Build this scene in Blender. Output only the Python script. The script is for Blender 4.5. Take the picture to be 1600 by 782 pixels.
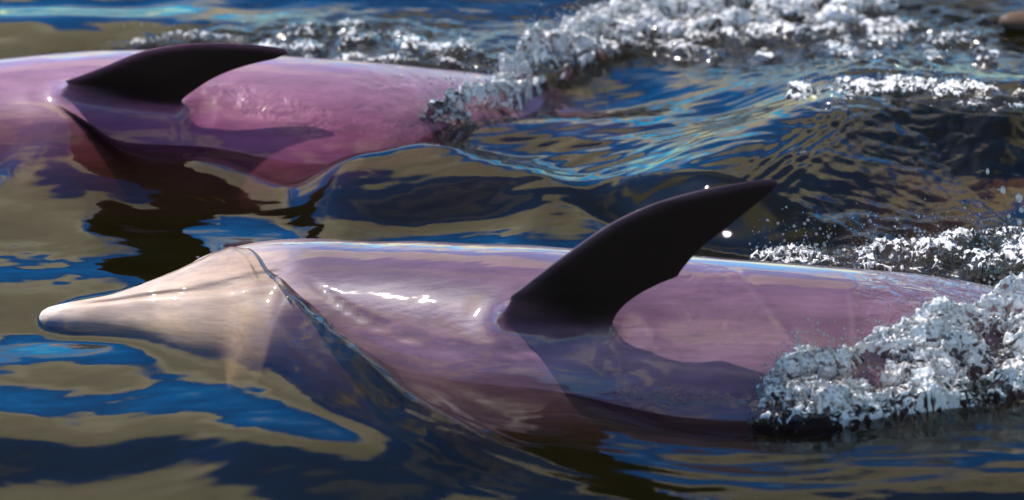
import bpy, bmesh, math, random
import numpy as np
from mathutils import Vector, kdtree

for o in list(bpy.data.objects):
    bpy.data.objects.remove(o)
scene = bpy.context.scene
COL = scene.collection
R = math.radians

# ------------------------------------------------------------------ camera
CAM_D, CAM_E, HALF = 5.0, R(22.0), 0.135
cam_data = bpy.data.cameras.new('camera')
cam = bpy.data.objects.new('camera', cam_data)
COL.objects.link(cam)
cam_data.sensor_width = 36.0
cam_data.lens = 18.0 / HALF
cam_data.clip_start = 0.05
cam_data.clip_end = 5000.0
CAM = np.array([0.0, -CAM_D * math.cos(CAM_E), CAM_D * math.sin(CAM_E)])
cam.location = CAM
cam.rotation_euler = (math.pi / 2 - CAM_E, 0, 0)
cam_data.dof.use_dof = True
cam_data.dof.focus_distance = 4.85
cam_data.dof.aperture_fstop = 4.0
scene.camera = cam
FWD = np.array([0, math.cos(CAM_E), -math.sin(CAM_E)])
UPV = np.array([0, math.sin(CAM_E), math.cos(CAM_E)])

# ------------------------------------------------------------------ world
SUN_EL, SUN_AZ = R(60.0), R(-74.0)          # azimuth from +Y towards +X
sun_dir = np.array([math.cos(SUN_EL) * math.sin(SUN_AZ), math.cos(SUN_EL) * math.cos(SUN_AZ), math.sin(SUN_EL)])
world = bpy.data.worlds.new('World')
scene.world = world
world.use_nodes = True
wt = world.node_tree
for n in list(wt.nodes):
    wt.nodes.remove(n)


def node(tree, kind, **kw):
    n = tree.nodes.new(kind)
    for k, v in kw.items():
        if k.startswith('i_'):
            n.inputs[k[2:].replace('_', ' ')].default_value = v
        else:
            setattr(n, k, v)
    return n


def ramp(tree, stops, interp='LINEAR'):
    n = tree.nodes.new('ShaderNodeValToRGB')
    n.color_ramp.interpolation = interp
    el = n.color_ramp.elements
    while len(el) < len(stops):
        el.new(0.5)
    for e, (p, c) in zip(el, stops):
        e.position = p
        e.color = (c, c, c, 1) if isinstance(c, (int, float)) else (*c, 1)
    return n


sky = node(wt, 'ShaderNodeTexSky', sky_type='NISHITA', sun_disc=False)
sky.sun_elevation, sky.sun_rotation = SUN_EL, SUN_AZ
sky.ozone_density, sky.dust_density, sky.air_density = 4.0, 0.3, 1.0
sat = node(wt, 'ShaderNodeHueSaturation', i_Saturation=1.3, i_Value=0.15, i_Hue=0.485)
tc = node(wt, 'ShaderNodeTexCoord')
CLOUD_SHIFT = (52.59, 41.42, 0.0)
sx = node(wt, 'ShaderNodeSeparateXYZ')
zc_ = node(wt, 'ShaderNodeMath', operation='MAXIMUM')
zc_.inputs[1].default_value = 0.0
za = node(wt, 'ShaderNodeMath', operation='ADD')
za.inputs[1].default_value = 0.35
dv_ = node(wt, 'ShaderNodeVectorMath', operation='DIVIDE')
cx_ = node(wt, 'ShaderNodeCombineXYZ')
mp = node(wt, 'ShaderNodeMapping')
mp.inputs['Location'].default_value = CLOUD_SHIFT
wt.links.new(tc.outputs['Generated'], sx.inputs[0])
wt.links.new(sx.outputs['Z'], zc_.inputs[0])
wt.links.new(zc_.outputs[0], za.inputs[0])
for k_ in range(3):
    wt.links.new(za.outputs[0], cx_.inputs[k_])
wt.links.new(tc.outputs['Generated'], dv_.inputs[0])
wt.links.new(cx_.outputs[0], dv_.inputs[1])
cn = node(wt, 'ShaderNodeTexNoise', i_Scale=2.7, i_Detail=3.0, i_Roughness=0.42, i_Distortion=0.4, noise_dimensions='2D')
cr = ramp(wt, [(0.49, 0.0), (0.63, 1.0)])
cn2 = node(wt, 'ShaderNodeTexNoise', i_Scale=4.0, i_Detail=3.0)
cc = ramp(wt, [(0.3, (3.4, 3.0, 2.1)), (0.7, (7.0, 6.3, 4.6))])
mix = node(wt, 'ShaderNodeMix', data_type='RGBA')
bg = node(wt, 'ShaderNodeBackground', i_Strength=0.15)
wo = node(wt, 'ShaderNodeOutputWorld')
L = wt.links.new
L(dv_.outputs[0], mp.inputs['Vector'])
L(mp.outputs['Vector'], cn.inputs['Vector'])
L(mp.outputs['Vector'], cn2.inputs['Vector'])
L(cn.outputs['Fac'], cr.inputs['Fac'])
L(cn2.outputs['Fac'], cc.inputs['Fac'])
gm = node(wt, 'ShaderNodeGamma', i_Gamma=2.2)
L(sky.outputs['Color'], gm.inputs['Color'])
L(gm.outputs[0], sat.inputs['Color'])
L(cr.outputs['Color'], mix.inputs['Factor'])
L(sat.outputs['Color'], mix.inputs[6])
L(cc.outputs['Color'], mix.inputs[7])
L(mix.outputs[2], bg.inputs['Color'])
L(bg.outputs[0], wo.inputs['Surface'])

# ------------------------------------------------------------------ sun, exposure
sd = bpy.data.lights.new('sun', 'SUN')
sd.energy, sd.angle, sd.color = 3.2, R(0.5), (1.0, 0.93, 0.82)
sun = bpy.data.objects.new('sun', sd)
COL.objects.link(sun)
sun.rotation_euler = Vector(-sun_dir).to_track_quat('-Z', 'Y').to_euler()
scene.view_settings.view_transform = 'Standard'
scene.view_settings.look = 'None'
scene.view_settings.gamma = 1.0
scene.view_settings.use_curve_mapping = False
scene.view_settings.exposure = 0.98
cy = scene.cycles
cy.use_denoising = True
cy.max_bounces, cy.diffuse_bounces, cy.glossy_bounces = 8, 4, 4
cy.transmission_bounces, cy.transparent_max_bounces, cy.volume_bounces = 6, 16, 0
cy.caustics_reflective = False
cy.caustics_refractive = False
cy.sample_clamp_indirect = 4.0

# ------------------------------------------------------------------ helpers


def ray(px, py):
    u, v = (px - 800.0) / 800.0 * HALF, (391.0 - py) / 800.0 * HALF
    return FWD + np.array([u, 0, 0]) + v * UPV


def at_z(px, py, z=0.0):
    d = ray(px, py)
    return CAM + d * ((z - CAM[2]) / d[2])


def at_plane(px, py, p, n):
    d = ray(px, py)
    return CAM + d * (np.dot(np.asarray(p) - CAM, n) / np.dot(d, n))


def to_px(P):
    q = P - CAM
    w = q @ FWD
    return 800 + q[..., 0] / w / HALF * 800, 391 - (q @ UPV) / w / HALF * 800


def hash2(ix, iy, seed):
    h = (ix.astype(np.int64) * 374761393 + iy.astype(np.int64) * 668265263 + seed * 982451653) & 0xFFFFFFFF
    h = ((h ^ (h >> 13)) * 1274126177) & 0xFFFFFFFF
    return h ^ (h >> 16)


def perlin(x, y, seed=0):
    ix, iy = np.floor(x), np.floor(y)
    fx, fy = x - ix, y - iy
    ux, uy = fx * fx * fx * (fx * (fx * 6 - 15) + 10), fy * fy * fy * (fy * (fy * 6 - 15) + 10)
    out = 0
    for dx in (0, 1):
        for dy in (0, 1):
            a = hash2(ix + dx, iy + dy, seed).astype(np.float64) / 4294967296.0 * 2 * math.pi
            g = np.cos(a) * (fx - dx) + np.sin(a) * (fy - dy)
            out = out + g * (ux if dx else 1 - ux) * (uy if dy else 1 - uy)
    return out * 1.5


def fbm(x, y, octv=4, gain=0.5, seed=0):
    s, a = 0, 1.0
    for k in range(octv):
        s = s + a * perlin(x * 2 ** k, y * 2 ** k, seed + k * 17)
        a *= gain
    return s


def sstep(a, b, x):
    t = np.clip((x - a) / (b - a), 0, 1)
    return t * t * (3 - 2 * t)


def smooth_curve(pts, n):
    """Catmull-Rom through pts, n samples, uniform in parameter."""
    P = np.asarray(pts, float)
    P = np.vstack([2 * P[0] - P[1], P, 2 * P[-1] - P[-2]])
    m = len(P) - 3
    out = []
    for t in np.linspace(0, m - 1e-9, n):
        i = int(t)
        f = t - i
        a, b, c, d = P[i:i + 4]
        out.append(0.5 * (2 * b + (c - a) * f + (2 * a - 5 * b + 4 * c - d) * f * f + (3 * b - a - 3 * c + d) * f ** 3))
    return np.array(out)


def poly_dist(X, Y, pts):
    """distance to a polyline, signed side (+ = left of its direction) and the parameter 0..1 along it"""
    pts = np.asarray(pts)[:, :2]
    seg = np.diff(pts, axis=0)
    ln = np.hypot(seg[:, 0], seg[:, 1])
    acc = np.concatenate([[0], np.cumsum(ln)])
    best = np.full(X.shape, 1e9)
    side = np.zeros(X.shape)
    par = np.zeros(X.shape)
    for i in range(len(seg)):
        ax, ay = pts[i]
        t = np.clip(((X - ax) * seg[i, 0] + (Y - ay) * seg[i, 1]) / ln[i] ** 2, 0, 1)
        dx, dy = X - ax - t * seg[i, 0], Y - ay - t * seg[i, 1]
        d = np.hypot(dx, dy)
        m = d < best
        best = np.where(m, d, best)
        side = np.where(m, np.sign(seg[i, 0] * dy - seg[i, 1] * dx), side)
        par = np.where(m, (acc[i] + t * ln[i]) / acc[-1], par)
    return best, side, par


def nearest(points, base):
    kd = kdtree.KDTree(len(base))
    for i, p in enumerate(base):
        kd.insert(p, i)
    kd.balance()
    idx, dst = np.empty(len(points), int), np.empty(len(points))
    for i, p in enumerate(points):
        _, idx[i], dst[i] = kd.find(p)
    return idx, dst


def link(name, me, mat=None, parent=None):
    o = bpy.data.objects.new(name, me)
    COL.objects.link(o)
    if mat:
        me.materials.append(mat)
    if parent:
        o.parent = parent
    return o


def tag(o, label=None, cat=None, group=None, kind=None):
    for k, v in (('label', label), ('category', cat), ('group', group), ('kind', kind)):
        if v:
            o[k] = v
    return o


def grid_mesh(name, V, nr, nc, wrap=False, flip=False):
    """mesh from an (nr*nc) vertex array laid out row by row"""
    i = np.arange(nr - 1)[:, None] * nc
    if wrap:
        j = np.arange(nc)[None, :]
        k = (j + 1) % nc
    else:
        j = np.arange(nc - 1)[None, :]
        k = j + 1
    F = np.stack([i + j, i + k, i + nc + k, i + nc + j], -1).reshape(-1, 4)
    return quads(name, V, F[:, ::-1] if flip else F)


def quads(name, V, F):
    me = bpy.data.meshes.new(name)
    me.vertices.add(len(V))
    me.vertices.foreach_set('co', np.ascontiguousarray(V, np.float32).ravel())
    me.loops.add(F.size)
    me.loops.foreach_set('vertex_index', np.ascontiguousarray(F, np.int32).ravel())
    me.polygons.add(len(F))
    me.polygons.foreach_set('loop_start', np.arange(len(F), dtype=np.int32) * F.shape[1])
    me.polygons.foreach_set('use_smooth', np.ones(len(F), bool))
    me.update(calc_edges=True)
    me.validate()
    return me


def verts(me):
    a = np.empty(len(me.vertices) * 3, np.float32)
    me.vertices.foreach_get('co', a)
    return a.reshape(-1, 3).astype(np.float64)


# ------------------------------------------------------------------ materials
def new_mat(name):
    m = bpy.data.materials.new(name)
    m.use_nodes = True
    t = m.node_tree
    for n in list(t.nodes):
        t.nodes.remove(n)
    return m, t, node(t, 'ShaderNodeOutputMaterial')


def skin_material(name, back, belly, pale, coat=1.0):
    m, t, out = new_mat(name)
    ln = t.links.new
    p = node(t, 'ShaderNodeBsdfPrincipled')
    at = node(t, 'ShaderNodeAttribute', attribute_name='pigment_shade')
    sep = node(t, 'ShaderNodeSeparateColor')
    ln(at.outputs['Color'], sep.inputs[0])
    tcx = node(t, 'ShaderNodeTexCoord')
    nz = node(t, 'ShaderNodeTexNoise', i_Scale=5.0, i_Detail=6.0, i_Roughness=0.6)
    mpp = node(t, 'ShaderNodeMapping')
    mpp.inputs['Scale'].default_value = (0.2, 1.0, 1.6)
    ln(tcx.outputs['Object'], mpp.inputs['Vector'])
    ln(mpp.outputs['Vector'], nz.inputs['Vector'])
    r1 = ramp(t, [(0.38, back), (0.66, belly)])
    ln(nz.outputs['Fac'], r1.inputs['Fac'])
    mx = node(t, 'ShaderNodeMix', data_type='RGBA')      # pale head and throat
    ln(sep.outputs[2], mx.inputs['Factor'])
    ln(r1.outputs['Color'], mx.inputs[6])
    mx.inputs[7].default_value = (*pale, 1)
    # fine tooth rakes and flecks
    n2 = node(t, 'ShaderNodeTexNoise', i_Scale=60.0, i_Detail=4.0, i_Roughness=0.7)
    ln(mpp.outputs['Vector'], n2.inputs['Vector'])
    r2 = ramp(t, [(0.3, 0.70), (0.7, 1.15)])
    ln(n2.outputs['Fac'], r2.inputs['Fac'])
    mul = node(t, 'ShaderNodeMix', data_type='RGBA', blend_type='MULTIPLY')
    mul.inputs['Factor'].default_value = 1.0
    ln(mx.outputs[2], mul.inputs[6])
    ln(r2.outputs['Color'], mul.inputs[7])
    mf = node(t, 'ShaderNodeMix', data_type='RGBA')      # dark flipper skin, deepened to hold its backlit shade
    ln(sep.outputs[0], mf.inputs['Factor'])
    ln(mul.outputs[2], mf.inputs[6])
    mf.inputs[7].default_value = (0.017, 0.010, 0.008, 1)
    mg = node(t, 'ShaderNodeMix', data_type='RGBA')      # mouth line, creases and painted dark reflection bands
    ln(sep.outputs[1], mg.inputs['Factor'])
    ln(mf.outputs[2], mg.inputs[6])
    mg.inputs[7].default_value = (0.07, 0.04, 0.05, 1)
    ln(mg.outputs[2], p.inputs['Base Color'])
    p.inputs['Roughness'].default_value = 0.42
    p.inputs['Subsurface Weight'].default_value = 0.0
    cm = node(t, 'ShaderNodeMath', operation='MAXIMUM')
    ln(sep.outputs[0], cm.inputs[0])
    ln(sep.outputs[2], cm.inputs[1])
    cr_ = node(t, 'ShaderNodeMapRange')
    cr_.inputs['To Min'].default_value = coat
    cr_.inputs['To Max'].default_value = coat * 0.2
    ln(cm.outputs[0], cr_.inputs['Value'])
    ln(cr_.outputs[0], p.inputs['Coat Weight'])
    sr_ = node(t, 'ShaderNodeMapRange')
    sr_.inputs['To Min'].default_value = 0.18
    sr_.inputs['To Max'].default_value = 0.12
    ln(cm.outputs[0], sr_.inputs['Value'])
    ln(sr_.outputs[0], p.inputs['Specular IOR Level'])
    p.inputs['Coat Roughness'].default_value = 0.03
    p.inputs['Coat IOR'].default_value = 1.38
    b1 = node(t, 'ShaderNodeTexNoise', i_Scale=14.0, i_Detail=3.0)
    mp3 = node(t, 'ShaderNodeMapping')
    mp3.inputs['Scale'].default_value = (0.22, 1.0, 1.0)
    ln(tcx.outputs['Object'], mp3.inputs['Vector'])
    ln(mp3.outputs['Vector'], b1.inputs['Vector'])
    bm1 = node(t, 'ShaderNodeBump', i_Strength=0.28, i_Distance=0.012)
    ln(b1.outputs['Fac'], bm1.inputs['Height'])
    b3 = node(t, 'ShaderNodeTexNoise', i_Scale=42.0, i_Detail=3.0, i_Roughness=0.55, i_Distortion=0.6)
    mp4 = node(t, 'ShaderNodeMapping')
    mp4.inputs['Scale'].default_value = (0.7, 1.0, 1.0)
    ln(tcx.outputs['Object'], mp4.inputs['Vector'])
    ln(mp4.outputs['Vector'], b3.inputs['Vector'])
    bm3 = node(t, 'ShaderNodeBump', i_Distance=0.008)
    ln(at.outputs['Alpha'], bm3.inputs['Strength'])
    ln(b3.outputs['Fac'], bm3.inputs['Height'])
    ln(bm1.outputs[0], bm3.inputs['Normal'])
    b2 = node(t, 'ShaderNodeTexNoise', i_Scale=150.0, i_Detail=2.0)
    ln(mpp.outputs['Vector'], b2.inputs['Vector'])
    bm2 = node(t, 'ShaderNodeBump', i_Strength=0.15, i_Distance=0.002)
    ln(b2.outputs['Fac'], bm2.inputs['Height'])
    ln(bm3.outputs[0], bm2.inputs['Normal'])
    ln(bm2.outputs[0], p.inputs['Normal'])
    ln(bm3.outputs[0], p.inputs['Coat Normal'])
    ln(p.outputs[0], out.inputs['Surface'])
    return m


def water_material():
    m, t, out = new_mat('murky_water')
    ln = t.links.new
    fr = node(t, 'ShaderNodeFresnel', i_IOR=1.34)
    tr = node(t, 'ShaderNodeBsdfTransparent')
    gl = node(t, 'ShaderNodeBsdfGlossy', i_Roughness=0.015)
    mx = node(t, 'ShaderNodeMixShader')
    ge = node(t, 'ShaderNodeNewGeometry')
    n1 = node(t, 'ShaderNodeTexNoise', i_Scale=80.0, i_Detail=4.0, i_Roughness=0.6, i_Distortion=0.5)
    at = node(t, 'ShaderNodeAttribute', attribute_name='chop')
    bmp = node(t, 'ShaderNodeBump', i_Distance=0.003)
    mr = node(t, 'ShaderNodeMapRange')
    mr.inputs['To Min'].default_value = 0.02
    mr.inputs['To Max'].default_value = 0.9
    ln(at.outputs['Fac'], mr.inputs['Value'])
    ln(mr.outputs[0], bmp.inputs['Strength'])
    ln(ge.outputs['Position'], n1.inputs['Vector'])
    ln(n1.outputs['Fac'], bmp.inputs['Height'])
    for s in (fr, gl):
        ln(bmp.outputs[0], s.inputs['Normal'])
    ln(fr.outputs[0], mx.inputs[0])
    ln(tr.outputs[0], mx.inputs[1])
    ln(gl.outputs[0], mx.inputs[2])
    ln(mx.outputs[0], out.inputs['Surface'])
    va = node(t, 'ShaderNodeVolumeAbsorption', i_Density=7.0)
    va.inputs['Color'].default_value = (0.55, 0.46, 0.18, 1)
    vs = node(t, 'ShaderNodeVolumeScatter', i_Density=0.20, i_Anisotropy=0.2)
    vs.inputs['Color'].default_value = (0.58, 0.62, 0.22, 1)
    ad = node(t, 'ShaderNodeAddShader')
    ln(va.outputs[0], ad.inputs[0])
    ln(vs.outputs[0], ad.inputs[1])
    ln(ad.outputs[0], out.inputs['Volume'])
    return m


M_WATER = water_material()
M_SKIN_A = skin_material('mauve_skin', (0.078, 0.034, 0.058), (0.180, 0.100, 0.138), (0.64, 0.50, 0.43))
M_SKIN_B = skin_material('pink_skin', (0.13, 0.026, 0.066), (0.235, 0.065, 0.125), (0.26, 0.19, 0.27))
M_SKIN_C = skin_material('brown_skin', (0.26, 0.17, 0.13), (0.36, 0.25, 0.20), (0.11, 0.07, 0.05), 0.2)

mb, tb, ob = new_mat('silt')
pb = node(tb, 'ShaderNodeBsdfPrincipled', i_Roughness=0.9)
nb = node(tb, 'ShaderNodeTexNoise', i_Scale=3.0, i_Detail=6.0)
rb = ramp(tb, [(0.3, (0.10, 0.085, 0.05)), (0.7, (0.2, 0.17, 0.1))])
tb.links.new(nb.outputs['Fac'], rb.inputs['Fac'])
tb.links.new(rb.outputs['Color'], pb.inputs['Base Color'])
tb.links.new(pb.outputs[0], ob.inputs['Surface'])

# ------------------------------------------------------------------ dolphins
PROFILE = np.array([(0, .0), (.004, .0085), (.012, .0135), (.034, .020), (.093, .030), (.148, .047), (.2, .073), (.245, .095),
                    (.33, .128), (.455, .158), (.62, .180), (.8, .188), (1.05, .180), (1.3, .157), (1.6, .115),
                    (1.9, .072), (2.15, .045), (2.3, .032), (2.34, .006)])


def radius(s):
    """monotone smooth interpolation of the girth"""
    xs = np.linspace(0, 2.34, 1200)
    ys = np.interp(xs, PROFILE[:, 0], PROFILE[:, 1])
    k = np.hanning(61)
    k /= k.sum()
    sm = np.convolve(np.pad(ys, 30, mode='edge'), k, mode='valid')
    w = sstep(0.03, 0.16, xs)
    return np.interp(s, xs, ys * (1 - w) + sm * w)


def foil(lead, trail, normal, thick, root_push, nspan=44, nch=22, flare=0.0):
    """a fin: lead and trail are matching curves from root to tip, thickness along normal"""
    A, B = smooth_curve(lead, nspan), smooth_curve(trail, nspan)
    c = 0.5 * (1 - np.cos(np.linspace(0, math.pi, nch)))
    prof = 2.6 * (0.2969 * np.sqrt(c) - 0.126 * c - 0.3516 * c ** 2 + 0.2843 * c ** 3 - 0.1015 * c ** 4) + 0.03 * np.sqrt(np.clip(1 - c, 0, 1))
    prof[0] = prof[-1] = 0
    rows = []
    for i in range(nspan):
        f = i / (nspan - 1)
        ch = np.linalg.norm(B[i] - A[i])
        fl_ = flare * max(0.0, 1 - f / .22) ** 2
        th = thick * ch * (1.25 - 0.35 * f) * (1 + 1.5 * fl_)
        mid = 0.5 * (A[i] + B[i])
        A[i] = mid + (A[i] - mid) * (1 + .0 * fl_)
        B[i] = mid + (B[i] - mid) * (1 + .12 * fl_)
        base = A[i] + (B[i] - A[i]) * c[:, None]
        up = base + normal * (prof * th)[:, None]
        dn = base - normal * (prof * th)[:, None]
        rows.append(np.vstack([up, dn[-2:0:-1]]))
    first = rows[0] + root_push
    rows.insert(0, first)
    n = len(rows[0])
    V = np.vstack(rows)
    me_f = []
    for i in range(len(rows) - 1):
        for j in range(n):
            k = (j + 1) % n
            me_f.append((i * n + j, i * n + k, (i + 1) * n + k, (i + 1) * n + j))
    c0, c1 = len(V), len(V) + 1
    V = np.vstack([V, rows[0].mean(0), rows[-1].mean(0)])
    tri = []
    for j in range(n):
        k = (j + 1) % n
        tri.append((c0, k, j))
        b = (len(rows) - 1) * n
        tri.append((c1, b + j, b + k))
    me = bpy.data.meshes.new('foil')
    me.from_pydata(V.tolist(), [], me_f + tri)
    b = bmesh.new()
    b.from_mesh(me)
    bmesh.ops.recalc_face_normals(b, faces=b.faces)
    b.to_mesh(me)
    b.free()
    return me


def make_dolphin(name, keys, skin, flipper=None, ventral=(0, -1, 0), mouth=True, scale=1.0, creases_and_bands=(), films=(), saddle=0.0, res=(440, 150)):
    """keys: list of (s, x, y, z) of the body axis from snout tip to tail; flipper: (lead, trail, normal) world points"""
    keys = np.asarray(keys, float)
    ns, na = res
    s = np.concatenate([np.linspace(0.0012, 0.03, 14), np.linspace(0.034, 2.335, ns - 14)])
    cur = smooth_curve(keys[:, 1:], 1500)
    ss = smooth_curve(np.stack([keys[:, 0]] * 2, 1), 1500)[:, 0]
    C = np.stack([np.interp(s * scale, ss, cur[:, k]) for k in range(3)], 1)
    for _ in range(12):
        C[1:-1] = 0.25 * C[:-2] + 0.5 * C[1:-1] + 0.25 * C[2:]
    T = np.gradient(C, axis=0)
    T /= np.linalg.norm(T, axis=1)[:, None]
    Vn = np.asarray(ventral, float)[None] - T * (T @ np.asarray(ventral, float))[:, None]
    Vn /= np.linalg.norm(Vn, axis=1)[:, None]
    Lt = np.cross(Vn, T)
    Lt *= np.sign(Lt[len(Lt) // 3, 2] + 1e-9)
    r = radius(s) * scale
    th = np.linspace(0, 2 * math.pi, na, endpoint=False)
    lat = 1.0 - 0.45 * sstep(1.2, 2.0, s)
    ven = 0.94 - 0.10 * sstep(.16, .05, s) + 0.1 * sstep(1.2, 2.0, s) + 0.40 * np.exp(-((s - .24) / .10) ** 2)
    dor = 1.05 + 0.30 * np.exp(-((s - .27) / .08) ** 2) - 0.12 * sstep(.16, .05, s)
    ct, st = np.cos(th), np.sin(th)
    dv = np.where(st[None, :] > 0, ven[:, None], dor[:, None]) * st[None, :]
    ring = (ct[None, :] * lat[:, None])[..., None] * Lt[:, None, :] + dv[..., None] * Vn[:, None, :]
    rad = np.repeat(r[:, None], na, 1)
    # lower jaw / throat folds and mouth groove
    mline = np.zeros_like(rad)
    if mouth:
        for sg in (0, math.pi):
            t0 = R(14) + R(16) * np.clip((s - .08) / .1, 0, 1) - R(10) * np.clip((s - .2) / .12, 0, 1)
            t0 = t0 if sg == 0 else math.pi - t0
            d = (th[None, :] - t0[:, None] + math.pi) % (2 * math.pi) - math.pi
            win = sstep(.045, .08, s) * sstep(.325, .29, s)
            g = np.exp(-(d * r[:, None] / .0028) ** 2) * win[:, None]
            rad = rad - .0035 * g
            lip = np.exp(-((d * r[:, None] - .011) / .008) ** 2) * win[:, None]
            rad = rad + .0022 * lip
            mline = np.maximum(mline, g)
    P = C[:, None, :] + ring * rad[..., None]
    if flipper and flipper != 'auto':                   # muscle swelling where the flipper leaves the body
        e0, e1 = np.asarray(flipper[0][0]), np.asarray(flipper[1][0])
        e0 = e0 - np.array([0, .07, 0])
        tt = np.clip(((P - e0) @ (e1 - e0)) / ((e1 - e0) @ (e1 - e0)), 0, 1)
        dd = np.linalg.norm(P - (e0 + tt[..., None] * (e1 - e0)), axis=-1)
        rad = rad + (.016 * np.exp(-(dd / .05) ** 2))
        P = C[:, None, :] + ring * rad[..., None]
    V = P.reshape(-1, 3)
    F = []
    i = np.arange(ns - 1)[:, None] * na
    j = np.arange(na)[None, :]
    k = (j + 1) % na
    F = np.stack([i + j, i + k, i + na + k, i + na + j], -1).reshape(-1, 4)
    me = bpy.data.meshes.new(name)
    caps = [list(range(na)), list(range((ns - 1) * na, ns * na))[::-1]]
    me.from_pydata(V.tolist(), [], F.tolist() + caps)
    b = bmesh.new()
    b.from_mesh(me)
    bmesh.ops.recalc_face_normals(b, faces=b.faces)
    b.to_mesh(me)
    b.free()
    body = link(name, me, skin)
    tools = []

    def centre(s0):
        k0 = int(np.argmin(abs(s - s0)))
        return C[k0], T[k0], Vn[k0], Lt[k0], r[k0]

    if flipper == 'auto':
        c0, t0, v0, l0, r0 = centre(.62)
        sp = (l0 * .8 + v0 * .45 + t0 * .35)
        sp /= np.linalg.norm(sp)
        b0 = c0 + (l0 * .78 + v0 * .5) * r0
        g = lambda a_, h_: b0 + t0 * a_ * scale + sp * h_ * scale
        nn = np.cross(t0, sp)
        flipper = ([g(-.08, -.02), g(-.04, .08), g(.04, .2), g(.12, .3)], [g(.09, -.02), g(.08, .08), g(.10, .2), g(.14, .3)],
                   nn / np.linalg.norm(nn), -sp * .03)
    if flipper:
        lead, trail, nrm, push = flipper
        tools.append(foil(lead, trail, nrm, 0.085, push, flare=1.0))
        c0, t0, v0, l0, r0 = centre(.62 * 1.0)
        mir = lambda P_: [np.asarray(p) - 2 * np.dot(np.asarray(p) - c0, l0) * l0 for p in P_]
        n2 = nrm - 2 * np.dot(nrm, l0) * l0
        tools.append(foil(mir(lead), mir(trail), n2, 0.085, push - 2 * np.dot(push, l0) * l0, flare=1.0))
    # dorsal fin
    cd, td, vd, ld, rd = centre(1.12)
    bk = cd - vd * rd * .98
    fin = lambda a, h: bk + td * a * scale - vd * h * scale
    tools.append(foil([fin(-.13, -.03), fin(-.04, .07), fin(.05, .15), fin(.15, .205)],
                      [fin(.17, -.03), fin(.14, .05), fin(.15, .12), fin(.175, .2)], ld, .075, vd * .05))
    # flukes
    cf, tf, vf, lf, rf = centre(2.24)
    for sg in (1, -1):
        fl = lambda a, h: cf + tf * a * scale + lf * sg * h * scale
        tools.append(foil([fl(-.10, .0), fl(-.02, .10), fl(.07, .20), fl(.17, .29)],
                          [fl(.13, .0), fl(.15, .10), fl(.165, .20), fl(.19, .285)], vf, .07, -lf * sg * .02))
    tool_pts = [verts(tm) for tm in tools[:2]] if flipper else []
    for tm in tools:
        to = bpy.data.objects.new('tool', tm)
        COL.objects.link(to)
        md = body.modifiers.new('u', 'BOOLEAN')
        md.operation, md.solver, md.object = 'UNION', 'EXACT', to
        dg = bpy.context.evaluated_depsgraph_get()
        nm = bpy.data.meshes.new_from_object(body.evaluated_get(dg))
        body.modifiers.clear()
        body.data = nm
        bpy.data.objects.remove(to)
    me = body.data
    V = verts(me)
    # skin colour masks: flipper with painted shade, dark lines and bands, pale head
    pts = V
    near = nearest(pts, C)[0]
    sv, rv = s[near], r[near]
    dist = np.linalg.norm(pts - C[near], axis=1)
    if flipper:
        # soften the join between flipper and body
        b = bmesh.new()
        b.from_mesh(me)
        b.verts.ensure_lookup_table()
        ex = dist / np.maximum(rv, .01)
        zone = (abs(sv - .72) < .24) & (abs(ex - 1.1) < .25)
        tp = np.vstack(tool_pts)
        idx = np.where(zone)[0]
        keep = nearest(pts[idx], tp[::2])[1] < .036
        vs_ = [b.verts[q] for q in idx[keep]]
        for _ in range(60):
            bmesh.ops.smooth_vert(b, verts=vs_, factor=0.5, use_axis_x=True, use_axis_y=True, use_axis_z=True)
        b.to_mesh(me)
        b.free()
        pts = verts(me)
        dist = np.linalg.norm(pts - C[near], axis=1)
    ex = dist - rv * np.clip(lat[near] * 1.0, .9, 1.0)
    flip = np.zeros(len(pts))
    if flipper:
        LA, LB = smooth_curve(flipper[0], 60), smooth_curve(flipper[1], 60)
        cands = np.where((ex > -.004) & (sv > .3) & (sv < 1.6))[0]
        for mirror in (False, True):
            if mirror:
                c0, t0, v0, l0, r0 = centre(.62)
                LA = LA - 2 * ((LA - c0) @ l0)[:, None] * l0
                LB = LB - 2 * ((LB - c0) @ l0)[:, None] * l0
            G = (LA[:, None] + (LB - LA)[:, None] * np.linspace(0, 1, 25)[None, :, None])
            if len(cands):
                ii = cands
                bi, dd = nearest(pts[ii], G.reshape(-1, 3))
                fsp, fch = (bi // 25) / 59.0, (bi % 25) / 24.0
                near_ = dd < .03
                flip[ii] = np.maximum(flip[ii], near_ * sstep(-.02, .24 - .20 * fch, fsp) * sstep(-.004, .034, ex[ii]))
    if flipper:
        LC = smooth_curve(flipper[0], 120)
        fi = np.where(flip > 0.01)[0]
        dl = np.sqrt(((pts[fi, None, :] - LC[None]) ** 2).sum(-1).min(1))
        flip[fi] *= 1 - .7 * np.exp(-(dl / .0065) ** 2)  # paler leading edge: worn tone plus the sunlit rim painted in
    rel = (pts - C[near])
    ang = np.arctan2((rel * Vn[near]).sum(1), (rel * Lt[near]).sum(1))
    lines = np.zeros(len(pts))
    if mouth:
        for sg in (0, 1):
            t0 = R(14) + R(16) * np.clip((sv - .08) / .1, 0, 1) - R(10) * np.clip((sv - .2) / .12, 0, 1)
            t0 = t0 if sg == 0 else math.pi - t0
            d = (ang - t0 + math.pi) % (2 * math.pi) - math.pi
            lines = np.maximum(lines, np.exp(-(d * rv / .0034) ** 2) * sstep(.045, .09, sv) * sstep(.325, .28, sv))
    pale = sstep(.38, .14, sv)
    if saddle:                                          # greyer lavender along the upper flank
        pale = np.maximum(pale, saddle * sstep(R(58), R(10), ang + R(8) * np.sin(sv * 9)) * sstep(R(-140), R(-90), ang))
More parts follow.
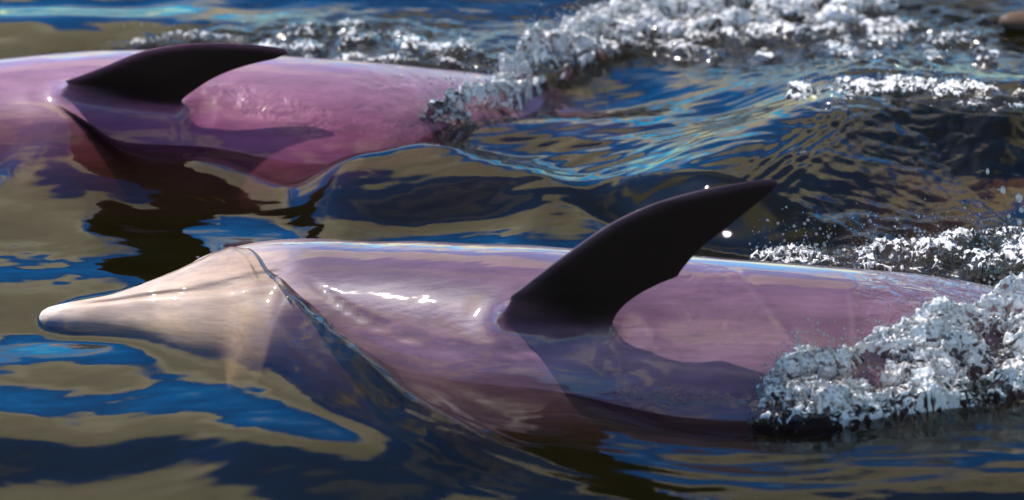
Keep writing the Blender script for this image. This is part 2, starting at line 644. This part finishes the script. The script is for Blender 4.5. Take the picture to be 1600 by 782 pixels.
    if len(creases_and_bands):
        nrm = np.empty(len(pts) * 3, np.float32)
        me.vertex_normals.foreach_get('vector', nrm)
        nrm = nrm.reshape(-1, 3)
        vis = ((CAM - pts) * nrm).sum(1) > 0
        X, Y = to_px(pts)
        for pl, w, dep, dark in creases_and_bands:
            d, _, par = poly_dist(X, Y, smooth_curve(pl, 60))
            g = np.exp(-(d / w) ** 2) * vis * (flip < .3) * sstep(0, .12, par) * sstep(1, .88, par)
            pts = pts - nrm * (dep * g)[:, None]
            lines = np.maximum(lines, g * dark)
        me.vertices.foreach_set('co', pts.astype(np.float32).ravel())
    wet = np.zeros(len(pts))
    if len(films):
        X, Y = to_px(pts)
        for cx, cy_, ax, ay, rot, amt in films:
            e = ((X - cx) * math.cos(rot) + (Y - cy_) * math.sin(rot)) / ax
            f_ = (-(X - cx) * math.sin(rot) + (Y - cy_) * math.cos(rot)) / ay
            wet = np.maximum(wet, amt * sstep(1.15, .8, np.hypot(e, f_)))
        wet *= flip < .3
    ca = me.color_attributes.new('pigment_shade', 'FLOAT_COLOR', 'POINT')
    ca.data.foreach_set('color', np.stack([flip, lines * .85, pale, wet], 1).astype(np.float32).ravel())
    me.polygons.foreach_set('use_smooth', np.ones(len(me.polygons), bool))
    me.update()
    body.name = name
    return body, C, r, s


def axis_key(px, py, z):
    return at_z(px, py, z)


def keys_from(px_list):
    pts = [(at_z(px, py, z)) for px, py, z in px_list]
    out, acc = [], 0.0
    for i, p in enumerate(pts):
        if i:
            acc += np.linalg.norm(p - pts[i - 1])
        out.append((acc, *p))
    return out


def flipper_from(lead_px, trail_px, root, nrm, push):
    nrm = np.asarray(nrm, float)
    nrm /= np.linalg.norm(nrm)
    ld = [at_plane(x, y, root, nrm) for x, y in lead_px]
    ld[0] = ld[0] + np.array([.012, .085, -.01])               # the leading edge runs into the shoulder
    ld[1] = ld[1] + np.array([.0, .026, 0])
    ld[2] = ld[2] + np.array([0, .004, 0])
    return (ld, [at_plane(x, y, root, nrm) for x, y in trail_px], nrm, np.asarray(push, float))


# near dolphin, rolled on its side with one flipper raised
kA = keys_from([(60, 497, -.002), (170, 498, -.004), (235, 497, -.006), (300, 500, -.012), (350, 503, -.020), (450, 524, -.040),
                (600, 566, -.06), (800, 606, -.07), (1000, 630, -.075), (1300, 646, -.08), (1500, 650, -.10)])
last = np.array(kA[-1][1:])
acc = kA[-1][0]
for dx, dy, dz in ((.30, .02, -.06), (.30, .05, -.09), (.35, .06, -.12), (.25, .04, -.08)):
    last = last + np.array([dx, dy, dz])
    acc += math.sqrt(dx * dx + dy * dy + dz * dz)
    kA.append((acc, *last))
rootA = at_z(880, 545, .054)
flA = flipper_from([(752, 528), (784, 488), (850, 425), (900, 386), (950, 352), (1005, 325), (1065, 305), (1130, 291), (1190, 281), (1213, 281)],
                   [(955, 530), (964, 500), (990, 470), (1030, 453), (1052, 440), (1068, 418), (1095, 388), (1140, 352), (1195, 308), (1216, 288)],
                   rootA, (0.12, -.95, -.18), (.01, .11, -.015))
creBandsA = [([(470, 430), (560, 492), (660, 532), (760, 549), (830, 545), (900, 527), (985, 505)], 3.0, .003, .7),
        ([(1130, 415), (1175, 448), (1212, 492), (1238, 545), (1262, 600)], 3.2, -.0022, .0),
        ([(1325, 425), (1334, 455), (1338, 500), (1348, 560)], 3.4, -.0026, .0),
        ([(1375, 425), (1392, 460), (1402, 500), (1412, 550)], 3.4, -.0026, .0),
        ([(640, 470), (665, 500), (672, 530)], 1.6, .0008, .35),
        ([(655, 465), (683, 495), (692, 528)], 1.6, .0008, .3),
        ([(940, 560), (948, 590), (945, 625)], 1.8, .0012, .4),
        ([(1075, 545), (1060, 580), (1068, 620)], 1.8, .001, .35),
        ([(1000, 590), (1070, 575), (1150, 566)], 1.6, -.0008, .0),
        ([(440, 402), (560, 420), (660, 440), (740, 462), (800, 478)], 22.0, .0, .8),  # soft bands: flank stripe and dark wet-skin reflections painted as colour
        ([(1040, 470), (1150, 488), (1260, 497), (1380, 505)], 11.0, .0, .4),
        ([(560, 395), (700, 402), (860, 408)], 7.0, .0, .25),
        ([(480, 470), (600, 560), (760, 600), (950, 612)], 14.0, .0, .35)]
FILM_A = [(1440, 480, 105, 90, .1, 1.0), (1120, 480, 90, 60, .5, .22), (1060, 620, 120, 16, .05, .6), (1500, 440, 150, 40, 0, 1.0)]
FILM_B = [(420, 165, 130, 26, .28, .8), (560, 205, 90, 20, .1, .35), (640, 160, 110, 70, 0, .5)]
dolphin_a, CA, rA, sA = make_dolphin('dolphin', kA, M_SKIN_A, flA, creases_and_bands=creBandsA, films=FILM_A)
tag(dolphin_a, 'mauve dolphin in front swimming on its side, snout at left and dark flipper raised', 'dolphin', 'dolphins at the surface')

# far dolphin
kB = keys_from([(-560, 262, -.03), (-470, 262, -.035), (-400, 262, -.04), (-330, 262, -.05), (-200, 268, -.07), (-60, 270, -.085),
                (90, 274, -.095), (300, 280, -.10), (500, 290, -.10), (700, 288, -.135), (900, 270, -.185), (1100, 245, -.22)])
last = np.array(kB[-1][1:])
acc = kB[-1][0]
for dx, dy, dz in ((.30, .06, -.08), (.30, .06, -.1), (.3, .04, -.1)):
    last = last + np.array([dx, dy, dz])
    acc += math.sqrt(dx * dx + dy * dy + dz * dz)
    kB.append((acc, *last))
rootB = at_z(190, 165, .066)
flB = flipper_from([(58, 160), (92, 139), (160, 106), (220, 81), (290, 69), (365, 68), (425, 73), (447, 78)],
                   [(292, 168), (294, 160), (305, 152), (322, 138), (345, 121), (385, 105), (430, 92), (450, 84)],
                   rootB, (0.12, -.95, -.18), (.0, .11, -.015))
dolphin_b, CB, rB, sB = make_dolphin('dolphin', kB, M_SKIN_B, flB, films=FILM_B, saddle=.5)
tag(dolphin_b, 'pink dolphin behind with its head cut off by the left edge, flipper raised', 'dolphin', 'dolphins at the surface')


# a third one slipping away underwater, behind the front dolphin
p0, p1 = at_z(1470, 275, -.19), at_z(1220, 425, -.26)
dr = (p1 - p0) / np.linalg.norm(p1 - p0) + np.array([0, 0, -.55])
dr /= np.linalg.norm(dr)
tail = p0 - dr * .12
kC = [(k * .25, *(tail + dr * (2.5 - k * .25))) for k in range(11)]
dolphin_c, _, _, _ = make_dolphin('dolphin', kC, M_SKIN_C, 'auto', ventral=(0.1, -.2, -.97), res=(200, 80))
tag(dolphin_c, 'submerged brownish dolphin seen dimly through the water behind the front dolphin', 'dolphin')

# a fourth one at the top right corner
q0 = at_z(1560, 34, .004)
kD = [(a, q0[0] + a * .96, q0[1] + a * .22, .004 - .10 * min(a, .9)) for a in (0, .1, .2, .3, .45, .65, .9, 1.2, 1.5, 1.8, 2.1, 2.45)]
dolphin_d, _, _, _ = make_dolphin('dolphin', kD, M_SKIN_C, 'auto', ventral=(0, -.35, -.94), res=(200, 80))
tag(dolphin_d, 'brownish dolphin of which only the wet snout enters the top right corner', 'dolphin')


# ------------------------------------------------------------------ water
def axis_spacing(lo, hi, step, far):
    a = list(np.arange(lo, hi + step * .5, step))
    d, x = step, a[-1]
    while x < far:
        d *= 1.22
        x += d
        a.append(x)
    d, x = step, a[0]
    pre = []
    while x > -far:
        d *= 1.22
        x -= d
        pre.append(x)
    return np.array(pre[::-1] + a)


def world_line(px_pts, z=0.0, n=26):
    return smooth_curve([at_z(x, y, z) for x, y in px_pts], n)


def ridge(X, Y, px_pts, amp, w_left, w_right, z=0.0, a0=.12, a1=.12, byx=True):
    d, sd_, par = poly_dist(X, Y, world_line(px_pts, z))
    w = np.where(sd_ > 0, w_left, w_right)
    xa0, xa1 = at_z(*px_pts[0], z)[0], at_z(*px_pts[-1], z)[0]
    if byx:
        par = np.clip((X - xa0) / (xa1 - xa0), 0, 1)
    return amp * np.exp(-(d / w) ** 2) * sstep(0, a0, par) * sstep(1, 1 - a1, par), d * sd_, par


def water_height(X, Y):
    far = np.hypot(X, Y)
    fade = 1.0 / (1.0 + (far / 3.0) ** 2)
    wx = .05 * perlin(X * 3, Y * 3, 91)
    wy = .05 * perlin(X * 3, Y * 3, 92)
    h = .020 * fbm((X + wx) * 1.7 + 4.2, (Y + wy) * 2.4, 2, .45, 1)
    h = h + .0035 * fbm((X + wx) * 4.0, (Y + wy) * 5.5, 2, .4, 5)
    h = h + .00035 * fbm((X + wx) * 16, (Y + wy) * 30, 2, .5, 15)
    chop = np.zeros_like(X)
    # rising flow over the near dolphin's head
    order = np.argsort(CA[:, 0])
    xa = CA[order, 0]
    yc, zc, rr = np.interp(X, xa, CA[order, 1]), np.interp(X, xa, CA[order, 2]), np.interp(X, xa, rA[order])
    rg = world_line([(352, 325), (358, 350), (372, 400), (402, 455), (462, 522), (540, 588), (640, 655), (740, 702), (860, 730), (1000, 748)], .02, 60)
    d, sd_, par = poly_dist(X, Y, rg)
    behind = np.where(sd_ > 0, d, -d)            # left of travel direction = body side
    dy = (Y - yc)
    wob = .009 * fbm(X * 11, Y * 11, 2, .5, 68)
    head = sstep(.11, -.035, behind + wob) * sstep(xa[0] - .015, xa[0] + .05, X) * sstep(.30, .0, X)
    mound = np.maximum(zc + rr + .004, 0) * np.exp(-(dy / (np.where(dy < 0, 1.5, 1.1) * rr + .005)) ** 2)
    h = h * (1 - head * np.exp(-(dy / (2.4 * rr + .02)) ** 2)) + mound * head
    amp = .0015 + .034 * np.exp(-((par - .58) / .20) ** 2)
    h = h + amp * np.exp(-(d / np.where(behind > 0, .030, .042)) ** 2) * sstep(0.02, .16, par) * sstep(1, .85, par)
    flow = np.sin(d * 2 * math.pi / (.020 + .06 * d) + 1.3 * perlin(X * 9, Y * 9, 77)) * np.exp(-d / .045) * (behind < 0)
    h = h + .0017 * flow * sstep(.04, .15, par) * sstep(.66, .45, par)
    # capillary ripples in front of the crest
    rip = np.sin(d * 2 * math.pi / (.013 + .03 * d)) * np.exp(-((d - .02) / .03) ** 2) * (behind < 0)
    h = h + .0010 * rip * sstep(.30, .42, par) * sstep(.80, .62, par)
    chop = np.maximum(chop, .22 * np.exp(-(d / .035) ** 2) * sstep(.45, .60, par) * sstep(.98, .8, par))
    band = np.exp(-(d / .055) ** 2) * sstep(.30, .55, par) * sstep(.98, .8, par)
    sdn = behind / .016
    h = h + band * (.0026 * perlin(par * 9 + 2 * perlin(X * 6, Y * 6, 60), sdn, 57) + .0013 * perlin(par * 21 + 2 * perlin(X * 9, Y * 9, 61), sdn * 2, 59))
    # drawn-down trough along both bodies
    for Cx, rx, x0, x1, dep in ((CA, rA, .02, .50, .030), (CB, rB, -.45, .0, .02)):
        o_ = np.argsort(Cx[:, 0])
        y0 = np.interp(X, Cx[o_, 0], Cx[o_, 1])
        r0 = np.interp(X, Cx[o_, 0], rx[o_])
        h = h - dep * np.exp(-((Y - y0 + r0) / .07) ** 2) * sstep(x0, x0 + .2, X) * sstep(x1, x1 - .2, X)
    # standing wave at right, its steep face towards the camera
    g, sdist, par = ridge(X, Y, [(1060, 345), (1170, 275), (1280, 200), (1350, 152), (1430, 158), (1520, 172), (1700, 195)], .072, .17, .20, .03, byx=False)
    h = h + g
    r2 = np.sin((sdist + .15) * 2 * math.pi / .016) * np.exp(-((sdist + .06) / .04) ** 2) * sstep(.05, .2, par) * sstep(.55, .4, par)
    h = h + .0007 * r2
    qx = .05 * fbm(X * 3, Y * 3, 2, .4, 83)
    qy = .06 * fbm(X * 3 + 7, Y * 3, 2, .4, 84)
    for pl, a_, wl, wr in (([(430, 325), (560, 285), (700, 280), (820, 300), (940, 340)], .034, .06, .13),
                           ([(600, 248), (760, 222), (950, 212), (1140, 195)], .022, .08, .10),
                           ([(-60, 330), (80, 300), (220, 330)], .010, .08, .12),
                           ([(-420, 205), (-200, 208), (0, 214), (130, 232), (290, 262)], .055, .045, .10),
                           ([(60, 565), (250, 610), (450, 640), (640, 700)], .007, .08, .15),
                           ([(250, 720), (430, 700), (640, 715), (820, 730)], .010, .08, .14),
                           ([(-40, 20), (200, 40), (420, 20)], .012, .06, .08)):
        g, _, _ = ridge(X + qx, Y + qy, pl, a_, wl, wr, a0=.3, a1=.3)
        h = h + g
    px, py = to_px(np.stack([X, Y, np.zeros_like(X)], -1))
    chopzone = lambda cx, cy_, ax, ay, rot=0: np.exp(-(((px - cx) * math.cos(rot) + (py - cy_) * math.sin(rot)) / ax) ** 2
                                                    - ((-(px - cx) * math.sin(rot) + (py - cy_) * math.cos(rot)) / ay) ** 2)
    near = (Y > -2) & (Y < 2.5)
    rough = near * (chopzone(430, 75, 230, 32, -.12) + chopzone(1420, 140, 190, 28, .06) + 1.0 * chopzone(1450, 400, 200, 38)
                    + .8 * chopzone(1350, 40, 320, 50) + .5 * chopzone(700, 95, 130, 30) + .35 * chopzone(1450, 250, 160, 80))
    rough = np.clip(rough, 0, 1)
    h = h + rough * (.010 * fbm(X * 24, Y * 28, 3, .55, 31))
    chop = np.maximum(chop, rough)
    right = near * chopzone(1250, 730, 420, 70)
    h = h + .0022 * right * perlin(X * 9, Y * 38, 44) + .0018 * near * chopzone(1000, 250, 330, 90) * perlin(X * 14 + Y * 14, Y * 40 - X * 18, 45)
    chop = np.maximum(chop, .10 * right)
    return h * fade, np.clip(chop, 0, 1)


gx = axis_spacing(-.98, .98, .0034, 400)
gy = axis_spacing(-.95, 1.30, .0046, 400)
X, Y = np.meshgrid(gx, gy)
H, CH = water_height(X, Y)
V = np.stack([X, Y, H], -1).reshape(-1, 3)
wm = grid_mesh('water', V, len(gy), len(gx))
at_ = wm.attributes.new('chop', 'FLOAT', 'POINT')
at_.data.foreach_set('value', CH.astype(np.float32).ravel())
water = tag(link('water', wm, M_WATER), 'murky olive water with waves reflecting blue sky and pale clouds', 'water', kind='structure')
bed = bpy.data.meshes.new('sea_bed')
bed.from_pydata([(-420, -420, -2.5), (420, -420, -2.5), (420, 420, -2.5), (-420, 420, -2.5)], [], [(0, 1, 2, 3)])
tag(link('sea_bed', bed, mb), 'silty sea bed under the water', 'sea bed', kind='structure')


# ------------------------------------------------------------------ foam and spray
def foam_material():
    m, t, out = new_mat('foam')
    ln = t.links.new
    fa = node(t, 'ShaderNodeAttribute', attribute_name='froth')
    rp = ramp(t, [(0.70, 0.02), (1.30, 0.92)])
    ln(fa.outputs['Fac'], rp.inputs['Fac'])
    df = node(t, 'ShaderNodeBsdfDiffuse')
    df.inputs['Color'].default_value = (0.92, 0.92, 0.92, 1)
    tl = node(t, 'ShaderNodeBsdfTranslucent')
    tl.inputs['Color'].default_value = (0.95, 0.95, 0.93, 1)
    m1 = node(t, 'ShaderNodeMixShader', i_Fac=0.18)
    ln(df.outputs[0], m1.inputs[1])
    ln(tl.outputs[0], m1.inputs[2])
    tr = node(t, 'ShaderNodeBsdfTransparent')
    tr.inputs['Color'].default_value = (0.93, 0.93, 0.88, 1)
    m2 = node(t, 'ShaderNodeMixShader')
    ln(rp.outputs['Color'], m2.inputs[0])
    ln(tr.outputs[0], m2.inputs[1])
    ln(m1.outputs[0], m2.inputs[2])
    gl = node(t, 'ShaderNodeBsdfGlossy', i_Roughness=0.06)
    fr = node(t, 'ShaderNodeFresnel', i_IOR=1.45)
    m3 = node(t, 'ShaderNodeMixShader')
    ln(fr.outputs[0], m3.inputs[0])
    ln(m2.outputs[0], m3.inputs[1])
    ln(gl.outputs[0], m3.inputs[2])
    ln(m3.outputs[0], out.inputs['Surface'])
    return m


def drop_material():
    m, t, out = new_mat('water_drop')
    ln = t.links.new
    df = node(t, 'ShaderNodeBsdfTranslucent')
    df.inputs['Color'].default_value = (0.85, 0.85, 0.85, 1)
    tr = node(t, 'ShaderNodeBsdfTransparent')
    m1 = node(t, 'ShaderNodeMixShader', i_Fac=0.45)
    ln(tr.outputs[0], m1.inputs[1])
    ln(df.outputs[0], m1.inputs[2])
    gl = node(t, 'ShaderNodeBsdfGlossy', i_Roughness=0.03)
    fr = node(t, 'ShaderNodeFresnel', i_IOR=1.5)
    m2 = node(t, 'ShaderNodeMixShader')
    ln(fr.outputs[0], m2.inputs[0])
    ln(m1.outputs[0], m2.inputs[1])
    ln(gl.outputs[0], m2.inputs[2])
    ln(m2.outputs[0], out.inputs['Surface'])
    return m


M_DROP = drop_material()
M_FOAM = foam_material()
rng = np.random.default_rng(7)


def ico(sub):
    b = bmesh.new()
    bmesh.ops.create_icosphere(b, subdivisions=sub, radius=1.0)
    v = np.array([x.co[:] for x in b.verts])
    f = np.array([[x.index for x in q.verts] for q in b.faces])
    b.free()
    return v, f


ICO1, ICO2 = ico(1), ico(2)


def spheres_mesh(name, P, rad, base, stretch=None):
    v, f = base
    n = len(P)
    S = np.ones((n, 3)) if stretch is None else stretch
    V = (v[None] * (rad[:, None] * S)[:, None, :] + P[:, None, :]).reshape(-1, 3)
    F = (f[None] + (np.arange(n) * len(v))[:, None, None]).reshape(-1, 3)
    return quads(name, V, F)


def sized(n, lo, hi, p=2.5):
    return lo + (hi - lo) * rng.random(n) ** p


def band_points(bottom, top, zb, zt, n, edge=1.0):
    """random points between two picture-traced edges, lifted from height zb at the bottom edge to zt at the top"""
    Bt, Tp = smooth_curve(bottom, 200), smooth_curve(top, 200)
    u = rng.random(n)
    t = rng.random(n) ** edge
    k = u * 199
    b = np.stack([np.interp(k, np.arange(200), Bt[:, i]) for i in (0, 1)], 1)
    a = np.stack([np.interp(k, np.arange(200), Tp[:, i]) for i in (0, 1)], 1)
    q = b + (a - b) * t[:, None]
    if np.ndim(zt):
        zt = np.interp(u, np.linspace(0, 1, len(zt)), zt)
    z = zb + (zt - zb) * t
    P = np.array([at_z(x, y, zz) for (x, y), zz in zip(q, z)])
    return P, q, u, t


def water_at(x, y):
    i = np.clip(np.searchsorted(gx, x) - 1, 0, len(gx) - 2)
    j = np.clip(np.searchsorted(gy, y) - 1, 0, len(gy) - 2)
    u, v = (x - gx[i]) / (gx[i + 1] - gx[i]), (y - gy[j]) / (gy[j + 1] - gy[j])
    return (H[j, i] * (1 - u) + H[j, i + 1] * u) * (1 - v) + (H[j + 1, i] * (1 - u) + H[j + 1, i + 1] * u) * v


def ridged(x, y, octv, gain, seed):
    o_, a_ = 0, 1.0
    for k in range(octv):
        o_ = o_ + a_ * (1 - 2 * abs(perlin(x * 2 ** k, y * 2 ** k, seed + 13 * k)))
        a_ *= gain
    return o_


def foam_sheet(name, bottom, top, zb, zt, nu, nt, amp, scale, seed, label, holes=.0, outward=(0, -.45, .85), lean=.75, white=0.0):
    """a churned sheet of froth lying between two edges; folds and curls come from real displacement"""
    Bt, Tp = smooth_curve(bottom, nu), smooth_curve(top, nu)
    afloat = zt is None
    zt = np.zeros(nu) if afloat else np.interp(np.linspace(0, 1, nu), np.linspace(0, 1, len(zt)), zt)
    t = np.linspace(0, 1, nt)
    Q = Bt[:, None, :] + (Tp - Bt)[:, None, :] * t[None, :, None]
    Z = zb + (zt[:, None] - zb) * t[None, :]
    dr_ = FWD + ((Q[..., 0:1] - 800) / 800 * HALF) * np.array([1.0, 0, 0]) + ((391 - Q[..., 1:2]) / 800 * HALF) * UPV
    for _ in range(5 if afloat else 1):
        P = CAM + dr_ * ((Z - CAM[2]) / dr_[..., 2])[..., None]
        if afloat:
            Z = .5 * Z + .5 * (water_at(P[..., 0], P[..., 1]) + zb)
    a, b = P[..., 0] * scale, (P[..., 1] * .8 + P[..., 2] * 1.4) * scale
    wx, wy = fbm(a * .7, b * .7, 2, .5, seed + 3), fbm(a * .7 + 9, b * .7, 2, .5, seed + 5)
    big = fbm(a * .28, b * .35, 2, .5, seed + 7)
    d = ridged(a * .36 + wx * .9, b * .9 + wy * .9, 5, .48, seed)
    uu = np.linspace(0, 1, nu)[:, None]
    edge = sstep(0, .10, t[None, :]) * sstep(1, .86, t[None, :]) * sstep(0, .05, uu)
    keep = edge * sstep(-.55 + holes, .05 + holes, big + .5 * edge - .25)
    disp = amp * (.42 * d + 1.25 * big + .3) * keep - (.006 if afloat else .035) * (1 - keep)
    sx, sy = fbm(a * 1.6, b * 1.6, 3, .6, seed + 21), fbm(a * 1.6 + 5, b * 1.6, 3, .6, seed + 23)
    out = np.asarray(outward)
    P = P + disp[..., None] * out + keep[..., None] * np.stack([amp * .3 * sx, amp * .1 * sy, amp * .2 * sy], -1)
    me = grid_mesh(name, P.reshape(-1, 3), nu, nt, flip=True)
    b_ = bmesh.new()
    b_.from_mesh(me)
    b_.to_mesh(me)
    b_.free()
    at2 = me.attributes.new('froth', 'FLOAT', 'POINT')
    at2.data.foreach_set('value', (.55 * d + .7 * big + .9 * ridged(a * .7 + wx * 1.5, b * 2.6 + wy * 1.5, 3, .65, seed + 31) - .25 + white + lean * (t[None, :] - .6) - 1.2 * (1 - keep)).astype(np.float32).ravel())
    o = tag(link(name, me, M_FOAM), label, 'foam', kind='stuff')
    # thrown droplets and bead clusters sitting on the crests
    flat, kf, df_ = P.reshape(-1, 3), keep.ravel(), d.ravel()
    w = np.clip(kf, 0, 1) * np.clip(df_ + .3, .02, None) ** 2
    pick = rng.choice(len(flat), int(nu * nt * .045), p=w / w.sum())
    n = len(pick)
    pos = flat[pick] + out * (rng.random(n) ** 4 * .06)[:, None] + rng.normal(0, .003, (n, 3))
    return o, pos


NB = [(1150, 652), (1230, 668), (1310, 676), (1400, 670), (1500, 660), (1620, 650), (1800, 648)]
NT = [(1160, 628), (1222, 574), (1300, 545), (1390, 500), (1490, 468), (1610, 424), (1800, 410)]
o1, d1 = foam_sheet('foam', NB, NT, -.012, [.005, .045, .07, .085, .09, .085], 760, 230, .023, 46, 61, 'white splash churning beside the front dolphin at right')
FB = [(630, 216), (720, 208), (790, 194), (850, 146), (930, 105), (1050, 72), (1200, 55), (1400, 50)]
FT = [(640, 172), (700, 150), (770, 100), (830, 52), (910, 15), (1020, -15), (1150, -30), (1400, -30)]
o2, d2 = foam_sheet('foam', FB, FT, -.012, [.045, .06, .06, .04, .03, .02, .01], 640, 170, .024, 46, 71, 'white froth breaking over the pink dolphin behind', .12)
UP_ = (0, -.1, 1)
o3, d3 = foam_sheet('foam', [(1150, 432), (1300, 432), (1450, 432), (1640, 424)], [(1160, 408), (1300, 392), (1450, 372), (1640, 350)], .004, None, 520, 60, .012, 60, 83,
                    'broken froth and bubbles on the water behind the front dolphin at right', .15, UP_, 0, -.62)
o4, d4 = foam_sheet('foam', [(1215, 160), (1300, 168), (1400, 150), (1500, 172), (1660, 180)], [(1225, 122), (1300, 122), (1400, 120), (1500, 135), (1660, 150)], .002, None, 460, 70, .009, 60, 91,
                    'glinting bubbles along the crest of the dark wave at upper right', .25, UP_, 0, -.62)
o5, d5 = foam_sheet('foam', [(860, 92), (1000, 82), (1150, 100), (1320, 100), (1560, 112)], [(870, 40), (1000, 30), (1150, 12), (1320, 18), (1560, 40)], .002, None, 640, 110, .008, 46, 97,
                    'thin scattered foam drifting behind the far splash at top right', .30, UP_, 0, -.8)
o6, d6 = foam_sheet('foam', [(150, 92), (300, 66), (450, 110), (600, 108), (760, 112)], [(150, 78), (300, 56), (450, 40), (600, 30), (760, 70)], .002, None, 460, 60, .007, 60, 103,
                    'few bright bubbles in the choppy water behind the pink dolphin', .30, UP_, 0, -.9)
for dd in (d1, d2, d3, d4[::3], d5[::4], d6[::6]):
    me = spheres_mesh('spray', dd, sized(len(dd), .0005, .0026, 5.0), ICO1)
    tag(link('spray', me, M_DROP), 'tiny drops of spray thrown up by the splash', 'spray', kind='stuff')

# single drops flying at the right edge
DROPS = [(1543, 268, .0024, 1.9, 'thin stretched water drop, the highest of those flying at the right edge'),
         (1567, 297, .0042, 1.3, 'round clear water drop flying just left of the largest drop'),
         (1592, 309, .0052, 1.35, 'largest clear water drop flying at the right edge'),
         (1596, 328, .0038, 1.2, 'clear water drop flying directly below the largest drop'),
         (1576, 338, .0024, 1.5, 'tiny water drop flying left of the lowest drop at the right edge'),
         (1593, 347, .0036, 1.4, 'clear water drop, the lowest of those flying at the right edge')]
for x, y, r_, el_, lab in DROPS:
    v, f = ICO2
    vv = v.copy()
    vv[:, 2] *= el_
    vv[:, :2] *= (1 - .28 * np.clip(v[:, 2:3], -.2, 1))
    vv = vv * r_
    me = quads('water_drop', vv, f)
    o = link('water_drop', me, M_DROP)
    o.location = at_plane(x, y, at_z(1560, 430, .05), np.array([0, -1.0, 0]))
    tag(o, lab, 'water drop', 'drops flying at the right edge')
